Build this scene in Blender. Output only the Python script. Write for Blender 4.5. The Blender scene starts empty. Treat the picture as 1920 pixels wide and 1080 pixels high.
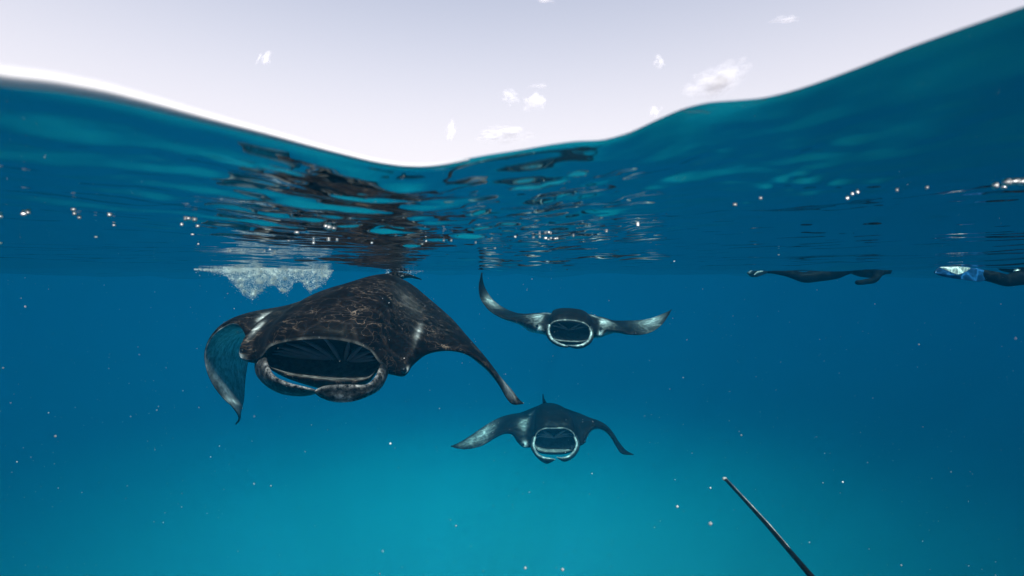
import bpy, bmesh, math, random
import numpy as np
from mathutils import Vector, Matrix, noise as mnoise

random.seed(7)
RNG = np.random.default_rng(11)
sc = bpy.context.scene
COL = sc.collection

# ------------------------------------------------------------------ camera
FPX = 960.0                       # focal length in photo pixels (90 degree lens, 1920 wide)
PITCH = math.atan(30.0 / FPX)     # horizon at y = 510 of 1080
cam_data = bpy.data.cameras.new('camera')
cam_data.sensor_width = 36.0
cam_data.lens = 18.0
cam_data.clip_start = 0.01
cam_data.clip_end = 20000.0
cam_data.dof.use_dof = True
cam_data.dof.focus_distance = 2.6
cam_data.dof.aperture_fstop = 9.0
cam = bpy.data.objects.new('camera', cam_data)
COL.objects.link(cam)
cam.location = (0, 0, 0)
cam.rotation_euler = (math.radians(90) - PITCH, 0, 0)
sc.camera = cam

# ------------------------------------------------------------------ sky and sun
TO_SUN = Vector((0.14, -0.62, 0.77)).normalized()
SUN_EL = math.asin(TO_SUN.z)
SUN_AZ = math.atan2(TO_SUN.x, TO_SUN.y)
world = bpy.data.worlds.new('World')
sc.world = world
world.use_nodes = True
wn, wl = world.node_tree.nodes, world.node_tree.links
wn.clear()
w_out = wn.new('ShaderNodeOutputWorld')
w_bg = wn.new('ShaderNodeBackground')
w_bg.inputs['Strength'].default_value = 0.15
w_sky = wn.new('ShaderNodeTexSky')
w_sky.sky_type = 'NISHITA'
w_sky.sun_disc = False
w_sky.sun_elevation = SUN_EL
w_sky.sun_rotation = SUN_AZ
w_sky.air_density = 1.0
w_sky.dust_density = 3.0
w_sky.ozone_density = 0.0
w_mix = wn.new('ShaderNodeMix')            # thin even veil of high cloud over the whole sky
w_mix.data_type = 'RGBA'
w_mix.inputs[7].default_value = (5.6, 5.15, 5.35, 1.0)
w_geo = wn.new('ShaderNodeTexCoord')        # sea haze: the veil thickens evenly towards the horizon all round
w_sep = wn.new('ShaderNodeSeparateXYZ')
wl.new(w_geo.outputs['Generated'], w_sep.inputs[0])
w_mr = wn.new('ShaderNodeMapRange')
w_mr.interpolation_type = 'SMOOTHSTEP'
w_mr.inputs['From Min'].default_value = 0.08; w_mr.inputs['From Max'].default_value = 0.62
w_mr.inputs['To Min'].default_value = 0.95; w_mr.inputs['To Max'].default_value = 0.24
wl.new(w_sep.outputs['Z'], w_mr.inputs['Value'])
wl.new(w_mr.outputs[0], w_mix.inputs[0])
wl.new(w_sky.outputs[0], w_mix.inputs[6])
wl.new(w_mix.outputs[2], w_bg.inputs['Color'])
wl.new(w_bg.outputs[0], w_out.inputs[0])

sun_data = bpy.data.lights.new('sun', 'SUN')
sun_data.energy = 4.2
sun_data.angle = math.radians(0.5)
sun_data.color = (1.0, 0.95, 0.88)
sun = bpy.data.objects.new('sun', sun_data)
COL.objects.link(sun)
sun.rotation_euler = TO_SUN.to_track_quat('Z', 'Y').to_euler()

sc.view_settings.view_transform = 'Standard'
sc.view_settings.look = 'None'
sc.view_settings.exposure = 0.35
sc.view_settings.gamma = 1.0
sc.render.engine = 'CYCLES'
cy = sc.cycles
cy.use_denoising = True
cy.max_bounces = 8
cy.diffuse_bounces = 3
cy.glossy_bounces = 4
cy.transmission_bounces = 4
cy.volume_bounces = 2
cy.transparent_max_bounces = 48
cy.caustics_reflective = False
cy.caustics_refractive = False
cy.sample_clamp_indirect = 4.0

# ------------------------------------------------------------------ helpers
CF = np.array([0.0, math.cos(PITCH), -math.sin(PITCH)])
CU = np.array([0.0, math.sin(PITCH), math.cos(PITCH)])
CR = np.array([1.0, 0.0, 0.0])

def P(px, py, d):
    """A point in the place: d metres in front of where the photographer floats."""
    return d * (CF + (px - 960.0) / FPX * CR + (540.0 - py) / FPX * CU)

def tag(o, label=None, cat=None, group=None, kind=None):
    if label: o['label'] = label
    if cat: o['category'] = cat
    if group: o['group'] = group
    if kind: o['kind'] = kind
    return o

def mesh_obj(name, verts, faces, mat=None, parent=None, smooth=True, colors=None):
    me = bpy.data.meshes.new(name)
    me.from_pydata([tuple(v) for v in verts], [], [tuple(f) for f in faces])
    if colors is not None:
        at = me.color_attributes.new('skin', 'FLOAT_COLOR', 'POINT')
        c = np.ones((len(verts), 4), np.float32)
        c[:, :3] = colors
        at.data.foreach_set('color', c.ravel())
    me.update()
    if smooth:
        me.polygons.foreach_set('use_smooth', np.ones(len(me.polygons), bool))
    if mat: me.materials.append(mat)
    o = bpy.data.objects.new(name, me)
    COL.objects.link(o)
    if parent is not None: o.parent = parent
    return o

def empty(name, loc):
    o = bpy.data.objects.new(name, None)
    o.empty_display_size = 0.1
    o.location = loc
    COL.objects.link(o)
    return o

def adopt(child, parent):
    """Parent keeping world position (parents here are only translated)."""
    child.parent = parent
    child.matrix_parent_inverse = Matrix.Translation(-Vector(parent.location))
    return child

def catmull(keys, n):
    """keys (K, C) -> n rows, Catmull-Rom through the keys; also the key index of each row."""
    keys = np.asarray(keys, float)
    K = len(keys)
    t = np.linspace(0, K - 1, n)
    i = np.clip(np.floor(t).astype(int), 0, K - 2)
    f = (t - i)[:, None]
    p0 = keys[np.clip(i - 1, 0, K - 1)]; p1 = keys[i]
    p2 = keys[i + 1]; p3 = keys[np.clip(i + 2, 0, K - 1)]
    out = 0.5 * ((2 * p1) + (-p0 + p2) * f + (2 * p0 - 5 * p1 + 4 * p2 - p3) * f**2 + (-p0 + 3 * p1 - 3 * p2 + p3) * f**3)
    return out, t

def mat_new(name):
    m = bpy.data.materials.new(name)
    m.use_nodes = True
    n = m.node_tree.nodes
    n.clear()
    out = n.new('ShaderNodeOutputMaterial')
    return m, n, m.node_tree.links, out

def simple_mat(name, color, rough=0.5, metal=0.0, noise_amt=0.25, noise_scale=30.0, bump=0.0, sub=0.0):
    m, n, l, out = mat_new(name)
    b = n.new('ShaderNodeBsdfPrincipled')
    b.inputs['Roughness'].default_value = rough
    b.inputs['Metallic'].default_value = metal
    tc = n.new('ShaderNodeTexCoord')
    nz = n.new('ShaderNodeTexNoise'); nz.inputs['Scale'].default_value = noise_scale; nz.inputs['Detail'].default_value = 5
    l.new(tc.outputs['Object'], nz.inputs['Vector'])
    mx = n.new('ShaderNodeMix'); mx.data_type = 'RGBA'
    mx.inputs[6].default_value = (*[c * (1 - noise_amt) for c in color], 1)
    mx.inputs[7].default_value = (*[min(1, c * (1 + noise_amt)) for c in color], 1)
    l.new(nz.outputs['Fac'], mx.inputs[0])
    l.new(mx.outputs[2], b.inputs['Base Color'])
    if bump:
        bp = n.new('ShaderNodeBump'); bp.inputs['Strength'].default_value = bump; bp.inputs['Distance'].default_value = 0.01
        l.new(nz.outputs['Fac'], bp.inputs['Height']); l.new(bp.outputs[0], b.inputs['Normal'])
    l.new(b.outputs[0], out.inputs['Surface'])
    return m

# ------------------------------------------------------------------ water surface
WATER_Z = 0.046
DOME_R = 0.24                      # the water parts round the glass port of the camera

waterline_px = [(0,155),(100,164),(200,180),(300,203),(400,228),(500,252),(600,278),(650,290),(700,302),(750,309.5),(790,311),
    (830,307),(870,298),(920,289),(980,280),(1030,271),(1080,264),(1130,263),(1180,249),(1230,225),(1280,203),(1330,191),(1380,188),
    (1430,184),(1480,172),(1530,156),(1600,130),(1700,90),(1800,54),(1920,12)]
wl_az, wl_el = [], []
for x, y in waterline_px:
    p = P(x, y, 1.0)
    wl_az.append(math.atan2(p[0], p[1])); wl_el.append(math.atan2(p[2], math.hypot(p[0], p[1])))
wl_az = [-math.pi, -2.3, -1.4, -1.0] + wl_az + [1.0, 1.4, 2.3, math.pi]
wl_el = [0.24, 0.23, 0.25, 0.265] + wl_el + [0.37, 0.34, 0.26, 0.24]
wl_az, wl_el = np.array(wl_az), np.array(wl_el)

def edge_el(az):
    # monotone-ish smooth interpolation of the line where the water meets the port
    return np.interp(az, _ea, _ed)

def swell_el(az):
    return np.interp(az, _ea, _es)

def _gauss(y, sig):
    k = np.arange(-int(4 * sig), int(4 * sig) + 1); g = np.exp(-0.5 * (k / sig) ** 2); g /= g.sum()
    return np.convolve(np.concatenate([y[-len(k):], y, y[:len(k)]]), g, 'same')[len(k):-len(k)]
_ea = np.radians(np.arange(-180, 180, 0.1))
_e0 = np.interp(_ea, wl_az, wl_el)
_ed = _gauss(_e0, 7.0)
_es = _gauss(_e0, 55.0)

_waves = []
for lam, amp, cnt in ((5.0, 0.005, 3), (2.2, 0.0035, 4), (1.0, 0.0032, 5), (0.48, 0.0012, 6), (0.24, 0.0010, 9), (0.12, 0.0010, 12), (0.06, 0.0006, 14), (0.03, 0.00022, 16)):
    for _ in range(cnt):
        a = RNG.normal(1.9, 0.7 if lam > 0.3 else 1.3)
        l_ = lam * RNG.uniform(0.75, 1.3)
        _waves.append((2 * math.pi / l_ * math.cos(a), 2 * math.pi / l_ * math.sin(a), amp * RNG.uniform(0.6, 1.3) * 1.4 / math.sqrt(cnt), RNG.uniform(0, 6.28), l_))

def wave_field(x, y, r):
    z = np.full_like(x, WATER_Z)
    z = z - 0.024 * np.exp(-(((x + 0.75) / 0.9) ** 2 + ((y - 3.2) / 0.9) ** 2))       # trough over the near ray
    z = z + 0.16 * np.clip((r - 8.5) / 14.0, 0, 1) * (np.sin(0.45 * x + 0.2 * y) + 0.6 * np.sin(0.85 * x - 0.5 * y + 1.0) + 0.4 * np.sin(1.7 * x + 0.6 * y + 2.0)) * np.clip(1 - r / 400.0, 0, 1)     # open-sea swell farther out
    ruffle = 0.10 + 1.05 * np.exp(-(((x + 0.10) / 0.36) ** 2 + ((y - 0.65) / 0.55) ** 2))
    ruffle = ruffle + 0.9 * np.exp(-(((x + 0.5) / 1.6) ** 2 + ((y - 2.4) / 1.0) ** 2)) + 0.55 * np.clip((r - 1.3) / 1.5, 0, 1)
    for kx, ky, a, ph, lam in _waves:
        fade = np.clip((lam / np.maximum(r * 0.0085, 1e-6) - 4) / 6, 0, 1)      # short ripples fade where the mesh gets coarse
        s = np.sin(kx * x + ky * y + ph)
        amp = a * (ruffle if lam < 0.7 else 0.36 + 2.2 * np.clip((r - 1.5) / 3.0, 0, 1))
        z = z + amp * fade * (s + 0.22 * np.cos(2 * (kx * x + ky * y + ph)) * (lam < 1.5))
    return z

FACETS = []          # (x0, y0, half width, half length, z0): small flat-backed ripples
def surf_z(x, y):
    z = surf_smooth(x, y)
    x = np.asarray(x, float); y = np.asarray(y, float)
    for x0, y0, hw, hl, z0, slope in FACETS:
        r0 = math.hypot(x0, y0); ux, uy = x0 / r0, y0 / r0
        a = (x - x0) * ux + (y - y0) * uy; b = -(x - x0) * uy + (y - y0) * ux
        q = (a / hl) ** 2 + (b / hw) ** 2
        w = np.exp(-q ** 2)
        z = z * (1 - w) + (z0 + slope * a) * w
    return z

def surf_smooth(x, y):
    """Height of the water surface at arrays x, y."""
    x = np.asarray(x, float); y = np.asarray(y, float)
    r = np.hypot(x, y); az = np.arctan2(x, y)
    el = edge_el(az); zs = DOME_R * np.sin(swell_el(az))
    re = DOME_R * np.cos(el); ze = DOME_R * np.sin(el)
    W = wave_field(x, y, r)
    We = wave_field(re * np.sin(az), re * np.cos(az), re)
    d = np.maximum(r - re, 0)
    men = 0.0014
    W = W - 0.007 * np.exp(-((r - 0.50) / 0.15) ** 2) * np.clip((az - 0.38) / 0.12, 0, 1)      # hollow between two ripples on the right
    near = np.clip(1 - np.exp(-d / 0.035), 0, 1)
    base = WATER_Z + (W - WATER_Z) * near
    return base + men * np.exp(-d / 0.006) + (zs - WATER_Z - men) * np.exp(-d / (0.75 + 1.3 * np.clip(-az / 0.6, 0, 1) + 5.0 * np.clip((az - 0.08) / 0.35, 0, 1))) + (ze - zs) * np.exp(-d / 0.07)

for px, py, wpx, hpx, tilt in [(990,352,50,3,0.34),(1040,343,34,3,0.30),(1084,326,26,4,0.32),(1068,364,34,2,0.28),(1130,404,36,2,0.22),(450,306,80,4,0.34),(520,318,60,3,0.30),(655,372,44,2,0.3),
                               (1330,300,60,14,0.03),(1420,330,70,10,0.03),(1560,280,80,14,0.02),(1250,345,60,8,0.05)] + [(x_, y_, w_, h_, None) for x_, y_, w_, h_ in ((1447,356,34,8),(1478,346,40,12),(1519,350,36,14),(1574,350,34,10),(1641,349,38,11),(1630,379,40,7),(1663,383,36,8),(1640,418,34,10),(1750,412,36,8),(1808,420,28,5),(1500,331,28,8),
        (1400,385,18,6),(1424,411,14,5),(1510,420,20,6),(1513,435,22,5),(1535,436,26,5),(1583,437,26,4),(1780,358,50,9),(1830,362,60,10),(1860,376,60,9),(1790,376,40,7),(1905,358,60,10))]:
    d_ = P(px, py, 1.0); ts = np.exp(np.linspace(math.log(0.2), math.log(9.0), 3000))
    k_ = np.nonzero(d_[2] * ts >= surf_smooth(d_[0] * ts, d_[1] * ts))[0]
    if len(k_) == 0: continue
    p_ = d_ * ts[k_[0]]; r_ = math.hypot(p_[0], p_[1]); el_ = math.atan2(p_[2], r_)
    depth_ = float(np.dot(p_, CF))
    FACETS.append((p_[0], p_[1], 0.5 * wpx / FPX * depth_ * 1.35, 0.5 * hpx / FPX * depth_ / math.tan(el_) * 1.5, p_[2] - (0.0005 if tilt is None else 0.0), math.tan((el_ - 0.0185) / 2) if tilt is None else -tilt))

az_f = np.radians(np.arange(-52, 52.01, 0.125))
az_b = np.radians(np.arange(53.5, 306.6, 1.5))
az_all = np.concatenate([az_f, az_b])
AZ = np.where(az_all > math.pi, az_all - 2 * math.pi, az_all)
el0 = edge_el(AZ)
re0 = DOME_R * np.cos(el0)
ratio = np.concatenate([np.exp(np.arange(0, 4.9, 0.0078)), np.exp(np.linspace(4.96, 9.6, 40))])
NR, NA = len(ratio), len(AZ)
Rr = re0[None, :] * ratio[:, None]
X = Rr * np.sin(AZ)[None, :]; Y = Rr * np.cos(AZ)[None, :]
Z = surf_z(X, Y)
V = np.stack([X, Y, Z], -1).reshape(-1, 3)
ii, jj = np.meshgrid(np.arange(NR - 1), np.arange(NA), indexing='ij')
j2 = (jj + 1) % NA
F = np.stack([ii * NA + jj, (ii + 1) * NA + jj, (ii + 1) * NA + j2, ii * NA + j2], -1).reshape(-1, 4)
# orient so that face normals point up
a_, b_, c_ = V[F[0, 0]], V[F[0, 1]], V[F[0, 2]]
if np.cross(b_ - a_, c_ - a_)[2] < 0: F = F[:, ::-1]

def big_mesh(name, V, F, mat):
    me = bpy.data.meshes.new(name)
    me.vertices.add(len(V)); me.vertices.foreach_set('co', V.astype(np.float32).ravel())
    me.loops.add(F.size); me.loops.foreach_set('vertex_index', F.astype(np.int32).ravel())
    me.polygons.add(len(F))
    me.polygons.foreach_set('loop_start', np.arange(0, F.size, 4, dtype=np.int32))
    me.polygons.foreach_set('loop_total', np.full(len(F), 4, np.int32))
    me.polygons.foreach_set('use_smooth', np.ones(len(F), bool))
    me.update(calc_edges=True)
    me.validate()
    me.materials.append(mat)
    o = bpy.data.objects.new(name, me); COL.objects.link(o)
    return o

def make_water_mat():
    m, n, l, out = mat_new('water_surface')
    fr = n.new('ShaderNodeFresnel'); fr.inputs['IOR'].default_value = 1.333
    gl = n.new('ShaderNodeBsdfGlossy'); gl.inputs['Roughness'].default_value = 0.0
    tr = n.new('ShaderNodeBsdfTransparent')
    mx = n.new('ShaderNodeMixShader')
    # caustic net of bright sun lines, painted into the transparent colour
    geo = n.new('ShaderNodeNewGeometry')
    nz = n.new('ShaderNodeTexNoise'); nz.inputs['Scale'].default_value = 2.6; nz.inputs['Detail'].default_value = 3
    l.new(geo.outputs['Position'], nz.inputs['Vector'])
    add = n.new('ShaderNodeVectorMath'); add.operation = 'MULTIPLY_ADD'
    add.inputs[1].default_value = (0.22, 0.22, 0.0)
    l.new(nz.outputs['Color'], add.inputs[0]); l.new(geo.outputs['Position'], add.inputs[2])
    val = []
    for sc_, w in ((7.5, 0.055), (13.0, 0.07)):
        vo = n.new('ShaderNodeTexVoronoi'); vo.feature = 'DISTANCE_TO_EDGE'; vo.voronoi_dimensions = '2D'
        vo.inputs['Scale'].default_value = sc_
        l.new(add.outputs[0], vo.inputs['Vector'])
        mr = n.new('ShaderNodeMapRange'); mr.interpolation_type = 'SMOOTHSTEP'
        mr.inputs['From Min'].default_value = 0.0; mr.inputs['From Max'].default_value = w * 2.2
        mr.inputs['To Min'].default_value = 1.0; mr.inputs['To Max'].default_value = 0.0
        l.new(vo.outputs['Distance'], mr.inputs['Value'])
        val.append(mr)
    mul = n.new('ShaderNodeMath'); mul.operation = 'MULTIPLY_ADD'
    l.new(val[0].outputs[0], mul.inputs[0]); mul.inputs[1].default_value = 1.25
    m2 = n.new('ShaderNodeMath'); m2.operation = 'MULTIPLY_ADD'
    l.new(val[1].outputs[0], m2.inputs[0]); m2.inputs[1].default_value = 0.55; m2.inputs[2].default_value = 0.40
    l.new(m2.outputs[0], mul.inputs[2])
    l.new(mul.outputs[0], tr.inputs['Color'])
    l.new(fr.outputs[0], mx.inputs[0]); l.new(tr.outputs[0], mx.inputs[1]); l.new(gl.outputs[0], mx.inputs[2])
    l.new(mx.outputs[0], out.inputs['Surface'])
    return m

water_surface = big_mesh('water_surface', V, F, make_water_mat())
tag(water_surface, 'rippled sea surface seen from just below, mirroring the rays', 'water', kind='structure')

# film of water clinging to the port just above the line, on the left
def water_film():
    xs = np.linspace(-150, 880, 140)
    fa, fv, al = [], [], []
    nv = 9
    for i, x in enumerate(xs):
        t = np.clip((x + 150) / 1030, 0, 1)
        wdt = 0.024 * (0.75 + 0.35 * math.sin(t * 5 + 0.8)) * np.clip((885 - x) / 330, 0.0, 1) ** 0.8
        az = math.atan2((x - 960) / FPX, 1.0)
        e0 = float(edge_el(np.array([az]))[0])
        for k in range(nv):
            q = k / (nv - 1)
            e = e0 - 0.006 + (wdt + 0.006) * q
            rr = DOME_R * (0.997 - 0.012 * math.sin(math.pi * q))
            fv.append((rr * math.cos(e) * math.sin(az), rr * math.cos(e) * math.cos(az), rr * math.sin(e)))
            al.append([min(1.0, (1 - q) * 1.5) ** 1.6] * 3)
    for i in range(len(xs) - 1):
        for k in range(nv - 1):
            fa.append((i * nv + k, (i + 1) * nv + k, (i + 1) * nv + k + 1, i * nv + k + 1))
    m, n, l, out = mat_new('water_film')
    d = n.new('ShaderNodeBsdfDiffuse'); d.inputs[0].default_value = (0.92, 0.92, 0.92, 1)
    tr = n.new('ShaderNodeBsdfTransparent')
    at = n.new('ShaderNodeAttribute'); at.attribute_name = 'skin'
    mx = n.new('ShaderNodeMixShader')
    l.new(at.outputs['Fac'], mx.inputs[0]); l.new(tr.outputs[0], mx.inputs[1]); l.new(d.outputs[0], mx.inputs[2])
    l.new(mx.outputs[0], out.inputs['Surface'])
    o = mesh_obj('water_film', fv, fa, m, water_surface, colors=np.array(al))
    return o
water_film()

# body of water: clear blue, light is scattered and soaked up in it
def make_sea_mat():
    m, n, l, out = mat_new('sea_water')
    sb = n.new('ShaderNodeVolumeScatter'); sb.inputs['Color'].default_value = (0.004, 0.48, 0.92, 1); sb.inputs['Density'].default_value = 0.0090
    sb.inputs['Anisotropy'].default_value = -0.57
    sf = n.new('ShaderNodeVolumeScatter'); sf.inputs['Color'].default_value = (0.02, 0.45, 0.95, 1); sf.inputs['Density'].default_value = 0.0085
    sf.inputs['Anisotropy'].default_value = 0.55
    s = n.new('ShaderNodeAddShader'); l.new(sb.outputs[0], s.inputs[0]); l.new(sf.outputs[0], s.inputs[1])
    a = n.new('ShaderNodeVolumeAbsorption'); a.inputs['Color'].default_value = (0.0, 0.80, 0.872, 1); a.inputs['Density'].default_value = 0.13
    ad = n.new('ShaderNodeAddShader')
    l.new(s.outputs[0], ad.inputs[0]); l.new(a.outputs[0], ad.inputs[1]); l.new(ad.outputs[0], out.inputs['Volume'])
    return m

def box_obj(name, lo, hi, mat):
    (x0, y0, z0), (x1, y1, z1) = lo, hi
    v = [(x0,y0,z0),(x1,y0,z0),(x1,y1,z0),(x0,y1,z0),(x0,y0,z1),(x1,y0,z1),(x1,y1,z1),(x0,y1,z1)]
    f = [(0,3,2,1),(4,5,6,7),(0,1,5,4),(1,2,6,5),(2,3,7,6),(3,0,4,7)]
    return mesh_obj(name, v, f, mat, smooth=False)

SEA_DEPTH = 12.0
sea = box_obj('sea_water', (-160, -90, -SEA_DEPTH - 3), (160, 260, 0.040), make_sea_mat())
tag(sea, 'clear blue sea water', 'water', kind='structure')

# sea floor
def make_floor_mat():
    m, n, l, out = mat_new('sea_floor')
    b = n.new('ShaderNodeBsdfDiffuse')
    geo = n.new('ShaderNodeNewGeometry')
    nz = n.new('ShaderNodeTexNoise'); nz.inputs['Scale'].default_value = 0.09; nz.inputs['Detail'].default_value = 5
    l.new(geo.outputs['Position'], nz.inputs['Vector'])
    at = n.new('ShaderNodeAttribute'); at.attribute_name = 'skin'
    mx = n.new('ShaderNodeMix'); mx.data_type = 'RGBA'; mx.blend_type = 'MULTIPLY'; mx.inputs[0].default_value = 0.5
    l.new(at.outputs['Color'], mx.inputs[6]); l.new(nz.outputs['Color'], mx.inputs[7])
    l.new(at.outputs['Color'], b.inputs['Color'])
    l.new(b.outputs[0], out.inputs['Surface'])
    return m
gx = np.linspace(-200, 200, 121); gy = np.linspace(-100, 260, 109)
GX, GY = np.meshgrid(gx, gy)
GZ = -SEA_DEPTH + 0.5 * np.sin(GX * 0.11 + 1) * np.cos(GY * 0.09) + 0.25 * np.sin(GX * 0.31) * np.sin(GY * 0.27 + 2)
fv = np.stack([GX, GY, GZ], -1).reshape(-1, 3)
ff = []
nx = len(gx)
for i in range(len(gy) - 1):
    for j in range(nx - 1):
        ff.append((i * nx + j, i * nx + j + 1, (i + 1) * nx + j + 1, (i + 1) * nx + j))
sand_glow = np.exp(-(((fv[:, 0] + 1.0) / 18.0) ** 2 + ((fv[:, 1] - 26) / 15.0) ** 2))       # sandy patch painted pale as the bright glow, dark around it
fc = np.array([0.028, 0.036, 0.036])[None] * (1 - sand_glow[:, None]) + np.array([0.50, 0.49, 0.44])[None] * sand_glow[:, None]
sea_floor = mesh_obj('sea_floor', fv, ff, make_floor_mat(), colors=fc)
tag(sea_floor, 'sea floor far below, sandy patch painted as a pale glow', 'sea floor', kind='structure')

# ------------------------------------------------------------------ loft builder used for rays, fins, blades
def loft(stations, ns, nu=52, nc=14, nl=36, smooth_n=9, body=None):
    """stations: dicts with U (upper lip / leading edge), L (lower lip), T (trailing edge) as (px,py,d); tu, td thickness; cav mouth depth.
    Returns verts, faces, s (station index of each vert), v (0 leading .. 1 trailing), side (+1 dorsal, 0 mouth, -1 ventral)."""
    rows = []
    for st in stations:
        U = P(*st['U']); L = P(*st.get('L', st['U'])); T = P(*st['T'])
        rows.append(np.concatenate([U, L, T, [st.get('tu', 0.03), st.get('td', st.get('tu', 0.03)), st.get('cav', 0.0)]]))
    R, t = catmull(rows, ns)
    U, L, T = R[:, 0:3], R[:, 3:6], R[:, 6:9]
    tu, td, cav = np.maximum(R[:, 9], 0.0004), np.maximum(R[:, 10], 0.0004), np.maximum(R[:, 11], 0)
    M = (U + L) / 2
    mid = 0.5 * (M + T)
    span = np.gradient(mid, axis=0)
    chord = T - M
    N = np.cross(span, chord)
    N /= np.linalg.norm(N, axis=1, keepdims=True) + 1e-9
    k = smooth_n
    Np = np.concatenate([np.repeat(N[:1], k, 0), N, np.repeat(N[-1:], k, 0)])
    N = sum(Np[i:i + ns] for i in range(2 * k + 1))
    N /= np.linalg.norm(N, axis=1, keepdims=True) + 1e-9
    if body:
        Nc = N[int(round(body[0] / (len(stations) - 1) * (ns - 1)))]
        b = np.clip(1 - np.abs(t - body[0]) / body[1], 0, 1); b = (b * b * (3 - 2 * b))[:, None] * body[2]
        N = N * (1 - b) + Nc[None] * b
        N /= np.linalg.norm(N, axis=1, keepdims=True) + 1e-9
    f = lambda v: np.where(v < 1, 2.6 * np.sqrt(np.maximum(v, 0)) * (1 - v) ** 1.05, 0) / 1.0
    vu = (0.5 - 0.5 * np.cos(np.linspace(math.pi, 0, nu))) ** 1.45
    vl = (0.5 - 0.5 * np.cos(np.linspace(0, math.pi, nl))) ** 1.35
    verts, S, Vv, side = [], [], [], []
    cdir = 0.25 * chord / (np.linalg.norm(chord, axis=1, keepdims=True) + 1e-9) + 0.75 * M / np.linalg.norm(M, axis=1, keepdims=True)
    for v in vu:
        verts.append(U + (T - U) * v + N * (tu * f(np.array(v)))[:, None]); Vv.append(np.full(ns, v)); side.append(np.ones(ns))
    gap = np.linalg.norm(U - L, axis=1)
    for w in np.linspace(0, 1, nc + 2)[1:-1]:
        dep = math.sin(math.pi * w) ** 0.55
        p = U * (1 - w) + L * w + cdir * (cav * dep)[:, None] + N * ((0.5 - w) * 0.25 * dep * gap)[:, None]
        verts.append(p); Vv.append(np.full(ns, w)); side.append(np.zeros(ns))
    for v in vl:
        if v == 1 or v > 0.9999: continue
        verts.append(L + (T - L) * v - N * (td * f(np.array(v)))[:, None]); Vv.append(np.full(ns, v)); side.append(-np.ones(ns))
    nloop = len(verts)
    verts = np.stack(verts, 1).reshape(-1, 3)          # ns x nloop
    Vv = np.stack(Vv, 1).ravel(); side = np.stack(side, 1).ravel(); S = np.repeat(t, nloop)
    faces = []
    for i in range(ns - 1):
        for j in range(nloop):
            k2 = (j + 1) % nloop
            faces.append((i * nloop + j, i * nloop + k2, (i + 1) * nloop + k2, (i + 1) * nloop + j))
    faces.append(tuple(range(nloop)))
    faces.append(tuple((ns - 1) * nloop + j for j in reversed(range(nloop))))
    return verts, faces, S, Vv, side

def clean(o, dist=0.0004):
    bm = bmesh.new(); bm.from_mesh(o.data)
    bmesh.ops.remove_doubles(bm, verts=bm.verts, dist=dist)
    bmesh.ops.recalc_face_normals(bm, faces=bm.faces)
    bm.to_mesh(o.data); bm.free()
    o.data.polygons.foreach_set('use_smooth', np.ones(len(o.data.polygons), bool))
    return o

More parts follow.
